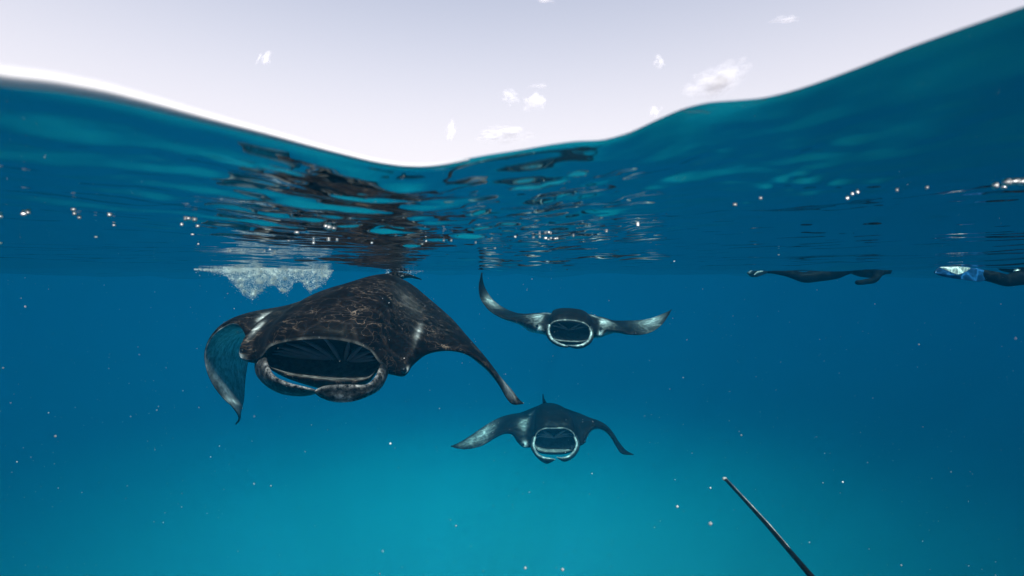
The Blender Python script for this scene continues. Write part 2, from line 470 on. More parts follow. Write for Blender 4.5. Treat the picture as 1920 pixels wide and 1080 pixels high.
def skin_mat(name, scratch_caustic=0.5, mottled=0.6, scale=1.0):
    m, n, l, out = mat_new(name)
    b = n.new('ShaderNodeBsdfPrincipled')
    at = n.new('ShaderNodeAttribute'); at.attribute_name = 'skin'
    geo = n.new('ShaderNodeTexCoord')
    nz = n.new('ShaderNodeTexNoise'); nz.inputs['Scale'].default_value = 9.0 * scale; nz.inputs['Detail'].default_value = 8; nz.inputs['Roughness'].default_value = 0.65
    l.new(geo.outputs['Object'], nz.inputs['Vector'])
    mr = n.new('ShaderNodeMapRange'); mr.inputs['From Min'].default_value = 0.3; mr.inputs['From Max'].default_value = 0.72
    mr.inputs['To Min'].default_value = 1 - mottled; mr.inputs['To Max'].default_value = 1 + mottled
    l.new(nz.outputs['Fac'], mr.inputs['Value'])
    mul = n.new('ShaderNodeMix'); mul.data_type = 'RGBA'; mul.blend_type = 'MULTIPLY'; mul.inputs[0].default_value = 1
    l.new(at.outputs['Color'], mul.inputs[6]); l.new(mr.outputs[0], mul.inputs[7])
    nzf = n.new('ShaderNodeTexNoise'); nzf.inputs['Scale'].default_value = 38.0 * scale; nzf.inputs['Detail'].default_value = 6; nzf.inputs['Roughness'].default_value = 0.7
    l.new(geo.outputs['Object'], nzf.inputs['Vector'])
    mrf = n.new('ShaderNodeMapRange'); mrf.inputs['From Min'].default_value = 0.38; mrf.inputs['From Max'].default_value = 0.62
    mrf.inputs['To Min'].default_value = 1 - mottled * 1.1; mrf.inputs['To Max'].default_value = 1 + mottled * 0.5
    l.new(nzf.outputs['Fac'], mrf.inputs['Value'])
    mulf = n.new('ShaderNodeMix'); mulf.data_type = 'RGBA'; mulf.blend_type = 'MULTIPLY'; mulf.inputs[0].default_value = 1
    l.new(mul.outputs[2], mulf.inputs[6]); l.new(mrf.outputs[0], mulf.inputs[7])
    # old pale scratches and painted caustic light: thin wandering lines
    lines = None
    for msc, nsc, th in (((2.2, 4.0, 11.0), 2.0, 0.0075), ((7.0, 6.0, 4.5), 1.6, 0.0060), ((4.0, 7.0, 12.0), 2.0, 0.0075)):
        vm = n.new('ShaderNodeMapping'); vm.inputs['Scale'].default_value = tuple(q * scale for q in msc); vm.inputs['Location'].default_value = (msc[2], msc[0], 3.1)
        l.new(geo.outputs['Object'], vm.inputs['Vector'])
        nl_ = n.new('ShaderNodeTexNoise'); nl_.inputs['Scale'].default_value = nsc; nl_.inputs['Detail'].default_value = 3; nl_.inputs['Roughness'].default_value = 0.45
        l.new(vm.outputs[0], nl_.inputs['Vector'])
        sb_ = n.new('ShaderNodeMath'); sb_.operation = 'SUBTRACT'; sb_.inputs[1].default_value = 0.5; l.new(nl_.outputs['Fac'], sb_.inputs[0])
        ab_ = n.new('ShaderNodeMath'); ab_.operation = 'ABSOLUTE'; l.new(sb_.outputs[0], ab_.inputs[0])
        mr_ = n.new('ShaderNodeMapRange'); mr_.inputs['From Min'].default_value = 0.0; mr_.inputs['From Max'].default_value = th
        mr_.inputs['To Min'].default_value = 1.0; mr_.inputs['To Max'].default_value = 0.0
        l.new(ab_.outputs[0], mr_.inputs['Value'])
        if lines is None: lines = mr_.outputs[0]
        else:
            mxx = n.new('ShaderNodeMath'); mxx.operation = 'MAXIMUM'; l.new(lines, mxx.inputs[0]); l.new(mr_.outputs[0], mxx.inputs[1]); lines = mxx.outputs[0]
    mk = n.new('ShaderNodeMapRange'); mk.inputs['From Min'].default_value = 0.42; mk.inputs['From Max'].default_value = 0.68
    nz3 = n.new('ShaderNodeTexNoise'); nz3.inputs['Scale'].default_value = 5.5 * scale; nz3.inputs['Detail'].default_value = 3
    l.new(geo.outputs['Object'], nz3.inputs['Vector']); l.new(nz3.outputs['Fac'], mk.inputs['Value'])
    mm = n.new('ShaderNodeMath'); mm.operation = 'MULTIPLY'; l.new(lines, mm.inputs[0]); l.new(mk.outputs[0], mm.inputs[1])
    ms = n.new('ShaderNodeMath'); ms.operation = 'MULTIPLY'; ms.inputs[1].default_value = scratch_caustic; l.new(mm.outputs[0], ms.inputs[0])
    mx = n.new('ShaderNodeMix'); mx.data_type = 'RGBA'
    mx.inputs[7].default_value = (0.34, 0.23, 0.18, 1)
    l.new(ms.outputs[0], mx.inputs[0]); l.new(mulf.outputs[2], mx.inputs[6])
    l.new(mx.outputs[2], b.inputs['Base Color'])
    b.inputs['Roughness'].default_value = 0.55
    b.inputs['Specular IOR Level'].default_value = 0.10
    bp = n.new('ShaderNodeBump'); bp.inputs['Strength'].default_value = 0.35; bp.inputs['Distance'].default_value = 0.006
    l.new(nz.outputs['Fac'], bp.inputs['Height']); l.new(bp.outputs[0], b.inputs['Normal'])
    l.new(b.outputs[0], out.inputs['Surface'])
    return m

SKIN_NEAR = skin_mat('ray_skin', scratch_caustic=0.62, mottled=0.42)
SKIN_FIN = skin_mat('ray_fin_skin', scratch_caustic=0.25, mottled=0.92, scale=1.4)
SKIN_FAR = skin_mat('ray_skin_far', scratch_caustic=0.0, mottled=0.35, scale=0.6)
M_EYE = simple_mat('ray_eye', (0.01, 0.01, 0.012), rough=0.15)
M_GILL = simple_mat('gill_plate', (0.26, 0.31, 0.40), rough=0.6)

DORSAL = np.array([0.0080, 0.0046, 0.0040])
VENTRAL = np.array([0.66, 0.70, 0.72])
MOUTH = np.array([0.022, 0.029, 0.045])
GREY = np.array([0.40, 0.38, 0.37])

def ray_colors(S, v, side, ns, c0, c1, patches, margin, rim, mouth_low=0.4):
    """Markings of the animal: black back, pale belly with dark margins, pale mouth rim, pale shoulder and wing patches, with some under-wing light painted in."""
    col = np.where((side > 0)[:, None], DORSAL[None], VENTRAL[None])
    smax = S.max()
    edge = np.minimum(S, smax - S)
    ven = side < 0
    m = np.exp(-(v / margin[0]) ** 2) + np.exp(-((1 - v) / margin[1]) ** 2) + np.exp(-(edge / margin[2]) ** 2)
    m = np.clip(m, 0, 1)[:, None]
    col = np.where(ven[:, None], col * (1 - m) + DORSAL[None] * m, col)
    mo = side == 0
    low = np.clip((v - 0.52) / 0.44, 0, 1)[:, None] ** 1.3
    mc = MOUTH[None] * (1 - low) + GREY[None] * mouth_low * low + 0 * col
    inm = mo & (S > c0) & (S < c1)
    col = np.where(inm[:, None], mc, np.where(mo[:, None], DORSAL[None], col))
    # rim of the mouth
    inside = (S > c0 - 0.3) & (S < c1 + 0.3)
    r1 = np.exp(-(v / rim[1]) ** 2) * rim[0] * ((side > 0) & inside)
    r2 = (np.exp(-(v / 0.10) ** 2) * ((side == 0) & inside)) * rim[0]
    r = np.clip(r1 + r2, 0, 1)[:, None]
    col = col * (1 - r) + GREY[None] * 1.35 * r
    for sd, s0, v0, rs, rv, rgb, k in patches:
        w = np.exp(-(((S - s0) / rs) ** 2 + ((v - v0) / rv) ** 2)) * k
        w = np.where(side == sd, np.clip(w * 1.3, 0, 1), 0)[:, None]
        col = col * (1 - w) + np.array(rgb)[None] * w
    return np.clip(col, 0, 1)

def st(U, T, tu=0.03, td=None, L=None, cav=0.0):
    d = dict(U=U, T=T, tu=tu, td=td if td is not None else tu, cav=cav)
    d['L'] = L if L is not None else U
    return d

def tube_obj(name, pts, radii, mat, parent=None, seg=10, colors=None):
    pts = [Vector(p) for p in pts]
    verts, faces = [], []
    prev = None
    for i, p in enumerate(pts):
        t = (pts[min(i + 1, len(pts) - 1)] - pts[max(i - 1, 0)]).normalized()
        if prev is None:
            a = t.orthogonal().normalized()
        else:
            a = (prev - t * prev.dot(t)).normalized()
        prev = a
        b = t.cross(a)
        for k in range(seg):
            an = 2 * math.pi * k / seg
            verts.append(p + (a * math.cos(an) + b * math.sin(an)) * radii[i])
    for i in range(len(pts) - 1):
        for k in range(seg):
            k2 = (k + 1) % seg
            faces.append((i * seg + k, i * seg + k2, (i + 1) * seg + k2, (i + 1) * seg + k))
    faces.append(tuple(reversed(range(seg)))); faces.append(tuple((len(pts) - 1) * seg + k for k in range(seg)))
    return mesh_obj(name, verts, faces, mat, parent, colors=colors)

def ball(name, c, r, mat, parent=None, sub=2, squash=(1, 1, 1)):
    bm = bmesh.new()
    bmesh.ops.create_icosphere(bm, subdivisions=sub, radius=1.0)
    me = bpy.data.meshes.new(name)
    for v in bm.verts:
        v.co = Vector((v.co.x * r * squash[0], v.co.y * r * squash[1], v.co.z * r * squash[2]))
    bm.to_mesh(me); bm.free()
    me.polygons.foreach_set('use_smooth', np.ones(len(me.polygons), bool))
    me.materials.append(mat)
    o = bpy.data.objects.new(name, me); COL.objects.link(o)
    o.location = c
    return o

def build_ray(stations, c0, c1, patches, margin, rim, mat, label, fins, eyes, gills, tail, dorsal_fin, ns=240, mouth_low=0.4, smooth_n=9, body_w=None):
    verts, faces, S, v, side = loft(stations, ns, smooth_n=smooth_n, body=body_w)
    cols = ray_colors(S, v, side, ns, c0, c1, patches, margin, rim, mouth_low)
    ci = (c0 + c1) / 2
    base = P(*stations[int(round(ci))]['T'])
    root = empty('manta_ray', base)
    tag(root, label, 'manta ray', 'manta rays swimming at the surface')
    body = clean(mesh_obj('body', verts, faces, mat, colors=cols))
    adopt(body, root)
    for A, fcol in fins:
        fv, ff_, fS, fvv, fsd = loft([st(a, b, th) for a, b, th in A], 60, nu=16, nc=2, nl=14, smooth_n=5)
        c = fcol(fS / fS.max(), fvv, fsd)
        fo = clean(mesh_obj('cephalic_fin', fv, ff_, SKIN_FIN if mat is SKIN_NEAR else mat, colors=c), 0.0002)
        adopt(fo, root)
    for e, r in eyes:
        adopt(ball('eye', P(*e), r, M_EYE), root)
    nloop = len(verts) // ns
    grid = verts.reshape(ns, nloop, 3)
    K1 = len(stations) - 1
    def cav(s_, w_):
        i = s_ / K1 * (ns - 1); j = 52 - 1 + w_ * 15
        i0, j0 = int(i), int(j)
        fi, fj = i - i0, j - j0
        return (grid[i0, j0] * (1 - fi) * (1 - fj) + grid[i0 + 1, j0] * fi * (1 - fj) + grid[i0, j0 + 1] * (1 - fi) * fj + grid[i0 + 1, j0 + 1] * fi * fj)
    for (sa, wa), (sb, wb), ra, rb in gills:
        pts = [cav(sa + (sb - sa) * q, wa + (wb - wa) * q) * 0.992 for q in np.linspace(0, 1, 9)]
        rr = [max(0.002, (ra + (rb - ra) * q) * math.sin(math.pi * (0.12 + 0.8 * q))) for q in np.linspace(0, 1, 9)]
        adopt(tube_obj('gill_plate', pts, rr, M_GILL, seg=8), root)
    pts = [P(*q) for q in tail[0]]
    pk, _ = catmull(pts, 16)
    rk = np.interp(np.linspace(0, 1, 16), np.linspace(0, 1, len(tail[1])), tail[1])
    adopt(tube_obj('tail', pk, rk, mat, seg=8, colors=np.tile(DORSAL, (16 * 8, 1))), root)
    if dorsal_fin:
        fv, ff_, fS, fvv, fsd = loft([st(a, b, th) for a, b, th in dorsal_fin], 20, nu=10, nc=2, nl=9, smooth_n=3)
        adopt(clean(mesh_obj('dorsal_fin', fv, ff_, mat, colors=np.tile(DORSAL, (len(fv), 1))), 0.0002), root)
    return root

# ------------------------------------------------------------------ the near ray
WHITE = (0.62, 0.62, 0.62)
near = [
    st((442,796,2.66), (443,795,2.67), 0.004),            # 0 tip
    st((449,784,2.62), (450,781,2.66), 0.006),
    st((436,763,2.55), (455,762,2.72), 0.008),
    st((418,746,2.50), (458,745,2.82), 0.010),
    st((400,722,2.45), (460,715,2.92), 0.012),
    st((388,695,2.41), (464,685,3.02), 0.014),            # 5
    st((384,664,2.38), (470,652,3.08), 0.018),
    st((393,637,2.36), (480,625,3.12), 0.024),
    st((412,617,2.34), (497,606,3.14), 0.034),
    st((436,606,2.32), (522,592,3.16), 0.038, 0.035),
    st((453,614,2.28), (552,581,3.18), 0.054, 0.05),      # 10 shoulder
    st((462,640,2.22), (585,568,3.20), 0.078, 0.06),
    st((449,667,2.16), (620,555,3.22), 0.098, 0.07),      # 12 outside of the head
    st((478,675,2.12), (648,544,3.24), 0.105, 0.08),
    st((492,668,2.09), (662,538,3.25), 0.108, 0.09, L=(494,678,2.13), cav=0.10),   # 14 mouth corner
    st((508,650,2.06), (678,532,3.26), 0.108, 0.10, L=(510,690,2.13), cav=0.15),
    st((545,640,2.04), (698,524,3.28), 0.106, 0.12, L=(548,704,2.12), cav=0.20),
    st((602,636,2.03), (725,513,3.30), 0.112, 0.16, L=(612,713,2.11), cav=0.23),   # 17 centre
    st((655,642,2.05), (741,516,3.30), 0.118, 0.12, L=(662,714,2.13), cav=0.20),
    st((692,657,2.09), (756,524,3.28), 0.132, 0.10, L=(692,708,2.16), cav=0.15),
    st((711,680,2.13), (767,530,3.26), 0.125, 0.09, L=(711,690,2.17), cav=0.10),   # 20 corner
    st((738,697,2.17), (780,539,3.24), 0.115, 0.08),
    st((761,700,2.20), (792,549,3.21), 0.100, 0.07),      # 22 outside of the head
    st((776,681,2.27), (806,561,3.18), 0.085, 0.05),
    st((802,662,2.38), (826,578,3.14), 0.065, 0.04),
    st((838,656,2.46), (850,600,3.08), 0.045, 0.03),      # 25
    st((872,662,2.54), (874,628,3.02), 0.032, 0.02),
    st((900,677,2.61), (896,656,2.98), 0.024),
    st((922,698,2.67), (917,683,2.94), 0.018),
    st((938,722,2.73), (938,706,2.92), 0.014),
    st((950,746,2.78), (960,731,2.90), 0.010),            # 30
    st((962,758,2.82), (973,748,2.88), 0.008),
    st((981,757,2.86), (982,756,2.87), 0.004),
]
def fin_near(s, v, sd):
    c = np.tile(np.array([0.075, 0.066, 0.066]), (len(s), 1))
    k = np.clip(np.exp(-(v / 0.10) ** 2) + np.exp(-((1 - v) / 0.08) ** 2), 0, 1) * np.clip((s - 0.15) * 4, 0, 1) * 0.75
    k = k + 0.45 * np.exp(-((v - 0.55) / 0.14) ** 2) * (np.sin(s * 23 + v * 9) > 0.1)
    k = np.clip(k, 0, 1)[:, None]
    return c * (1 - k) + np.array([0.50, 0.45, 0.45]) * k
finL = [((500,658,2.30),(488,670,2.34),0.012), ((499,668,2.12),(478,680,2.22),0.013), ((502,686,2.02),(480,702,2.14),0.014), ((514,706,1.97),(499,724,2.10),0.012),
        ((542,719,1.94),(528,739,2.07),0.011), ((568,726,1.93),(560,743,2.04),0.010), ((586,730,1.94),(583,741,2.01),0.007), ((597,734,1.96),(596,737,1.98),0.003)]
finR = [((712,662,2.30),(728,672,2.34),0.012), ((713,684,2.11),(729,697,2.17),0.012), ((704,707,2.03),(716,726,2.08),0.012), ((686,721,1.97),(693,742,2.0),0.012),
        ((652,721,1.93),(660,753,1.96),0.012), ((622,722,1.91),(628,754,1.94),0.011), ((602,726,1.90),(604,747,1.93),0.008), ((590,733,1.90),(592,739,1.91),0.003)]
gills_near = [((17.4 + dx, 0.60), e, 0.012, 0.008) for dx, e in ((-0.5,(14.7,0.46)),(-0.45,(14.9,0.36)),(-0.4,(15.2,0.26)),(-0.3,(15.7,0.17)),(-0.2,(16.3,0.11)),(0.0,(17.0,0.08)),(0.2,(17.9,0.10)),(0.3,(18.5,0.15)),(0.4,(19.0,0.22)),(0.45,(19.3,0.32)),(0.5,(19.5,0.42)))]
patch_near = [
    (-1, 1.0, 0.5, 2.0, 1.4, (0.22, 0.27, 0.30), 0.9), (-1, 7.0, 0.5, 2.2, 1.2, (0.85, 0.9, 0.92), 0.8),  # light through the wing painted pale; sunlit tip toned darker
    (1, 11.2, 0.20, 0.42, 0.07, WHITE, 0.8), (1, 12.3, 0.14, 0.16, 0.05, WHITE, 0.7), (1, 12.0, 0.0, 0.28, 0.004, (0.8,0.8,0.82), 0.9), (-1, 12.0, 0.0, 0.35, 0.02, (0.8,0.8,0.82), 0.9),
    (1, 22.4, 0.22, 0.45, 0.07, WHITE, 0.55), (1, 22.1, 0.0, 0.22, 0.008, (0.8,0.8,0.82), 0.9), (1, 20.8, 0.48, 1.4, 0.12, (0.2,0.18,0.17), 0.35),
    (1, 29.6, 0.5, 0.8, 0.35, (0.4,0.4,0.42), 0.7)]
build_ray(near, 14, 20, patch_near, (0.10, 0.06, 1.0), (0.22, 0.0012), SKIN_NEAR,
    'nearest and largest black manta ray, mouth gaping, back touching the surface', [(finL, fin_near), (finR, fin_near)],
    [((456,659,2.165),0.014), ((757,694,2.185),0.014)], gills_near,
    ([(738,518,3.28),(755,517,3.45),(770,518,3.7),(790,524,4.1)], [0.035,0.022,0.012,0.004]),
    [((722,521,3.12),(738,521,3.28),0.018), ((730,515,3.18),(740,516,3.29),0.012), ((738,511,3.27),(741,512,3.30),0.004)], mouth_low=0.7, body_w=(17, 6.5, 0.55))

# ------------------------------------------------------------------ the ray behind, wings lifted
up = [
    st((903,512,5.75), (904,511,5.76), 0.008),
    st((898,535,5.72), (907,532,5.90), 0.010),
    st((900,556,5.70), (915,549,6.02), 0.014),
    st((908,571,5.66), (927,564,6.10), 0.018),
    st((922,585,5.62), (943,576,6.16), 0.024),
    st((946,597,5.58), (964,585,6.24), 0.034),            # 5
    st((974,603,5.52), (986,590,6.34), 0.058),
    st((996,610,5.46), (1004,594,6.42), 0.105),
    st((1008,617,5.40), (1016,596,6.50), 0.135, 0.08),
    st((1020,619,5.36), (1028,596,6.54), 0.142, 0.09),
    st((1030,620,5.33), (1038,595,6.56), 0.138, 0.1, L=(1031,626,5.35), cav=0.1),   # 10
    st((1033,608,5.31), (1046,594,6.60), 0.13, 0.1, L=(1036,635,5.36), cav=0.22),
    st((1045,602,5.30), (1054,593,6.63), 0.125, 0.1, L=(1048,639,5.36), cav=0.30),
    st((1066,601,5.30), (1064,592,6.66), 0.122, 0.1, L=(1067,641,5.36), cav=0.34),
    st((1088,604,5.30), (1075,593,6.63), 0.125, 0.1, L=(1086,641,5.36), cav=0.30),
    st((1102,611,5.31), (1084,594,6.60), 0.13, 0.1, L=(1100,638,5.36), cav=0.22),   # 15
    st((1109,622,5.33), (1092,596,6.56), 0.14, 0.1, L=(1109,629,5.35), cav=0.1),
    st((1118,626,5.36), (1102,598,6.54), 0.145, 0.09),
    st((1127,626,5.40), (1114,600,6.50), 0.135, 0.08),
    st((1137,618,5.46), (1130,601,6.42), 0.095),
    st((1155,620,5.52), (1150,601,6.34), 0.055),            # 20
    st((1178,626,5.58), (1174,601,6.26), 0.034),
    st((1203,627,5.62), (1199,600,6.18), 0.024),
    st((1224,621,5.66), (1219,597,6.10), 0.018),
    st((1241,608,5.70), (1236,591,6.02), 0.014),
    st((1252,593,5.74), (1248,586,5.92), 0.010),
    st((1259,580,5.80), (1259,581,5.81), 0.005),
]
def fin_far(s, v, sd):
    c = np.tile(np.array([0.05, 0.055, 0.06]), (len(s), 1))
    k = np.clip(np.exp(-(v / 0.03) ** 2) + np.exp(-((1 - v) / 0.10) ** 2), 0, 1)[:, None] * 0.95
    return c * (1 - k) + np.array([0.66, 0.66, 0.66]) * k
up_fL = [((1031,608,5.33),(1026,612,5.38),0.02), ((1029,620,5.28),(1025,624,5.36),0.022), ((1034,634,5.22),(1030,637,5.34),0.022), ((1046,643,5.18),(1043,647,5.30),0.02), ((1060,648,5.16),(1058,651,5.26),0.014), ((1069,649,5.16),(1069,651,5.2),0.005)]
up_fR = [((1104,612,5.33),(1110,616,5.38),0.02), ((1108,624,5.27),(1112,628,5.36),0.022), ((1104,637,5.22),(1109,641,5.34),0.022), ((1092,646,5.17),(1096,651,5.30),0.02), ((1078,648,5.14),(1080,654,5.24),0.016), ((1064,647,5.13),(1066,650,5.16),0.005)]
patch_up = [
    (1, 7.6, 0.16, 0.8, 0.10, WHITE, 0.8), (1, 18.8, 0.14, 0.8, 0.10, WHITE, 0.8), (1, 9.2, 0.34, 1.2, 0.05, WHITE, 0.45), (1, 17, 0.30, 1.2, 0.05, WHITE, 0.55),
    (1, 8.2, 0.0, 0.40, 0.012, (0.8,0.8,0.8), 1.0), (-1, 8.2, 0.0, 0.40, 0.05, (0.8,0.8,0.8), 1.0), (1, 17.9, 0.0, 0.40, 0.012, (0.8,0.8,0.8), 1.0), (-1, 17.9, 0.0, 0.40, 0.05, (0.8,0.8,0.8), 1.0),
    (1, 23.4, 0.62, 1.2, 0.42, (0.55,0.56,0.56), 0.95), (1, 3.0, 0.6, 0.8, 0.36, (0.5,0.5,0.5), 0.9)]
build_ray(up, 10, 16, patch_up, (0.03, 0.10, 0.9), (0.85, 0.0011), SKIN_FAR,
    'farther manta ray with both wing tips lifted, below the surface line', [(up_fL, fin_far), (up_fR, fin_far)],
    [((1007,611,5.385),0.016), ((1127,616,5.385),0.016)],
    [((13.0, 0.5), e, 0.012, 0.006) for e in ((11.0,0.2),(11.8,0.12),(14.2,0.12),(15.0,0.2))],
    ([(1064,596,6.6),(1064,594,7.0),(1065,593,7.6)], [0.05,0.025,0.006]), None, ns=220, mouth_low=1.6, smooth_n=6, body_w=(13, 8.0, 1.0))

# ------------------------------------------------------------------ the lower ray, wings drooping
low = [
    st((845,837,6.0), (846,836,6.01), 0.006),
    st((858,841,5.97), (862,829,6.08), 0.010),
    st((876,842,5.93), (880,818,6.15), 0.016),
    st((902,836,5.88), (908,799,6.25), 0.026),
    st((925,822,5.84), (934,784,6.35), 0.036),
    st((944,812,5.80), (956,777,6.43), 0.046),             # 5
    st((960,812,5.76), (974,774,6.50), 0.065),
    st((970,824,5.70), (988,769,6.55), 0.09),
    st((980,836,5.64), (1000,764,6.60), 0.11, 0.08),
    st((993,836,5.60), (1008,761,6.64), 0.125, 0.09),
    st((1002,830,5.57), (1012,759,6.68), 0.135, 0.1, L=(1002,837,5.60), cav=0.1),   # 10
    st((1006,814,5.55), (1015,758,6.70), 0.14, 0.1, L=(1009,845,5.62), cav=0.22),
    st((1019,805,5.54), (1018,757,6.72), 0.145, 0.1, L=(1022,848,5.62), cav=0.30),
    st((1040,804,5.54), (1023,756,6.74), 0.145, 0.1, L=(1040,849,5.62), cav=0.34),
    st((1060,804,5.54), (1030,757,6.72), 0.145, 0.1, L=(1058,848,5.62), cav=0.30),
    st((1075,813,5.55), (1040,759,6.70), 0.14, 0.1, L=(1073,844,5.62), cav=0.22),   # 15
    st((1080,828,5.57), (1050,762,6.68), 0.135, 0.1, L=(1080,834,5.60), cav=0.1),
    st((1087,833,5.60), (1062,766,6.64), 0.12, 0.09),
    st((1095,829,5.64), (1076,771,6.58), 0.10, 0.07),
    st((1100,815,5.70), (1090,776,6.52), 0.075),
    st((1110,803,5.76), (1106,783,6.45), 0.055),             # 20
    st((1124,801,5.82), (1122,790,6.38), 0.042),
    st((1138,808,5.88), (1137,799,6.30), 0.032),
    st((1149,822,5.92), (1150,813,6.24), 0.026),
    st((1157,838,5.96), (1161,829,6.18), 0.020),
    st((1167,851,6.00), (1173,843,6.12), 0.014),
    st((1188,853,6.05), (1188,852,6.06), 0.005),
]
low_fL = [((1004,818,5.57),(996,826,5.62),0.022), ((1001,834,5.52),(995,840,5.60),0.022), ((1007,850,5.46),(1003,852,5.58),0.022), ((1018,857,5.42),(1013,864,5.53),0.02), ((1030,859,5.40),(1026,870,5.46),0.016), ((1041,861,5.40),(1040,863,5.42),0.005)]
low_fR = [((1076,816,5.57),(1084,824,5.62),0.022), ((1081,832,5.52),(1087,838,5.60),0.022), ((1076,846,5.46),(1082,850,5.58),0.022), ((1066,855,5.42),(1073,860,5.53),0.02), ((1055,858,5.40),(1058,866,5.46),0.016), ((1044,857,5.40),(1045,859,5.42),0.005)]
patch_low = [
    (1, 7.5, 0.30, 0.8, 0.14, (0.45,0.46,0.46), 0.75), (1, 8.6, 0.62, 0.8, 0.14, (0.4,0.4,0.4), 0.4), (1, 3.2, 0.5, 0.7, 0.35, (0.5,0.5,0.5), 0.8), (1, 2.0, 0.5, 0.9, 0.28, (0.4,0.42,0.42), 0.5),
    (1, 8.3, 0.0, 0.3, 0.03, (0.8,0.8,0.8), 1.0), (-1, 8.3, 0.0, 0.3, 0.03, (0.8,0.8,0.8), 1.0)]
build_ray(low, 10, 16, patch_low, (0.05, 0.30, 0.9), (0.85, 0.0010), SKIN_FAR,
    'lowest manta ray, wings drooping, mouth open above two curled white-edged fins', [(low_fL, fin_far), (low_fR, fin_far)],
    [((981,833,5.635),0.016), ((1096,828,5.635),0.016)],
    [((13.0, 0.5), e, 0.022, 0.010) for e in ((10.8,0.32),(11.1,0.22),(11.7,0.14),(14.3,0.14),(14.9,0.22),(15.2,0.32))],
    ([(1022,758,6.70),(1019,748,6.9),(1018,739,7.2)], [0.032,0.014,0.005]), None, ns=220, mouth_low=1.1, smooth_n=6, body_w=(13, 6.5, 0.5))

# ------------------------------------------------------------------ snorkellers
M_SUIT = simple_mat('wetsuit', (0.004, 0.0045, 0.006), rough=0.7, noise_scale=14, bump=0.1)
M_SUIT.node_tree.nodes['Principled BSDF'].inputs['Specular IOR Level'].default_value = 0.08
M_FINBLUE = simple_mat('fin_blue', (0.012, 0.085, 0.24), rough=0.4, noise_scale=12)
M_FINWHITE = simple_mat('fin_white', (0.78, 0.77, 0.74), rough=0.45, noise_scale=10, noise_amt=0.12)
M_FINDARK = simple_mat('fin_dark', (0.03, 0.05, 0.07), rough=0.5)

def skin_person(name_label, joints, edges, root_i, label, at):
    me = bpy.data.meshes.new('person')
    me.from_pydata([tuple(np.array(j[0]) - np.array(at)) for j in joints], edges, [])
    o = bpy.data.objects.new('person', me); COL.objects.link(o)
    o.location = at
    md = o.modifiers.new('skin', 'SKIN'); md.use_smooth_shade = True
    for i, j in enumerate(joints):
        sv = me.skin_vertices[0].data[i]
        sv.radius = (j[1], j[1] * (j[2] if len(j) > 2 else 1.0))
        sv.use_root = (i == root_i)
    sb = o.modifiers.new('sub', 'SUBSURF'); sb.levels = 2; sb.render_levels = 2
    me.materials.append(M_SUIT)
    tag(o, label, 'person', 'snorkellers at the surface')
    return o

def W3(px, z, d):
    return np.array([(px - 960) / FPX * d, d, z])

def swim_fin(parent, A, th, mat, stripe=None):
    fv, ff_, *_ = loft([st(a, b, th) for a, b in A], 40, nu=12, nc=2, nl=11, smooth_n=4)
    f = clean(mesh_obj('swim_fin', fv, ff_, mat), 0.0002)
    adopt(f, parent)
    if stripe:
        fv, ff_, *_ = loft([st(a, b, 0.006) for a, b in stripe], 24, nu=8, nc=2, nl=7, smooth_n=4)
        s = clean(mesh_obj('fin_panel', fv, ff_, M_FINWHITE), 0.0002)
        s.parent = f
    return f

d1 = 6.5
j1 = [ (W3(1562, -0.035, d1), 0.155), (W3(1594, 0.10, d1), 0.10), (W3(1630, -0.025, d1+0.02), 0.16), (W3(1662, 0.12, d1+0.04), 0.07), (W3(1680, 0.17, d1+0.05), 0.10), (W3(1698, 0.16, d1+0.05), 0.075),
       (W3(1546, -0.02, d1-0.09), 0.10), (W3(1508, -0.075, d1-0.11), 0.075), (W3(1494, -0.045, d1-0.11), 0.062), (W3(1475, -0.005, d1-0.10), 0.055), (W3(1447, 0.015, d1-0.10), 0.036), (W3(1436, 0.01, d1-0.10), 0.032),
       (W3(1546, 0.0, d1+0.11), 0.10), (W3(1512, -0.09, d1+0.16), 0.07), (W3(1486, -0.03, d1+0.18), 0.05), (W3(1458, 0.05, d1+0.2), 0.036),
       (W3(1648, 0.0, d1-0.20), 0.055), (W3(1640, -0.10, d1-0.26), 0.042), (W3(1612, -0.13, d1-0.28), 0.032), (W3(1603, -0.125, d1-0.28), 0.030),
       (W3(1645, 0.07, d1+0.22), 0.06), (W3(1680, 0.12, d1+0.30), 0.045), (W3(1712, 0.14, d1+0.25), 0.032) ]
e1 = [(0,1),(1,2),(2,3),(3,4),(4,5),(0,6),(6,7),(7,8),(8,9),(9,10),(10,11),(0,12),(12,13),(13,14),(14,15),(2,16),(16,17),(17,18),(18,19),(2,20),(20,21),(21,22)]
per1 = skin_person('p', j1, e1, 0, 'distant snorkeller in dark wetsuit floating face down, whole lower body showing', tuple(W3(1562, -0.15, d1)))
swim_fin(per1, [((1446,501,6.4),(1446,509,6.4)), ((1438,499,6.36),(1436,513,6.38)), ((1424,500,6.3),(1420,519,6.34)), ((1410,505,6.26),(1408,519,6.3)), ((1402,512,6.24),(1403,515,6.26))], 0.018, M_FINDARK,
         [((1430,508,6.20),(1430,509,6.20)), ((1421,509,6.18),(1419,514,6.20)), ((1414,515,6.17),(1414,516,6.18))])
swim_fin(per1, [((1456,496,6.7),(1456,502,6.7)), ((1440,494,6.66),(1438,504,6.68)), ((1422,495,6.6),(1420,506,6.64))], 0.015, M_FINDARK)

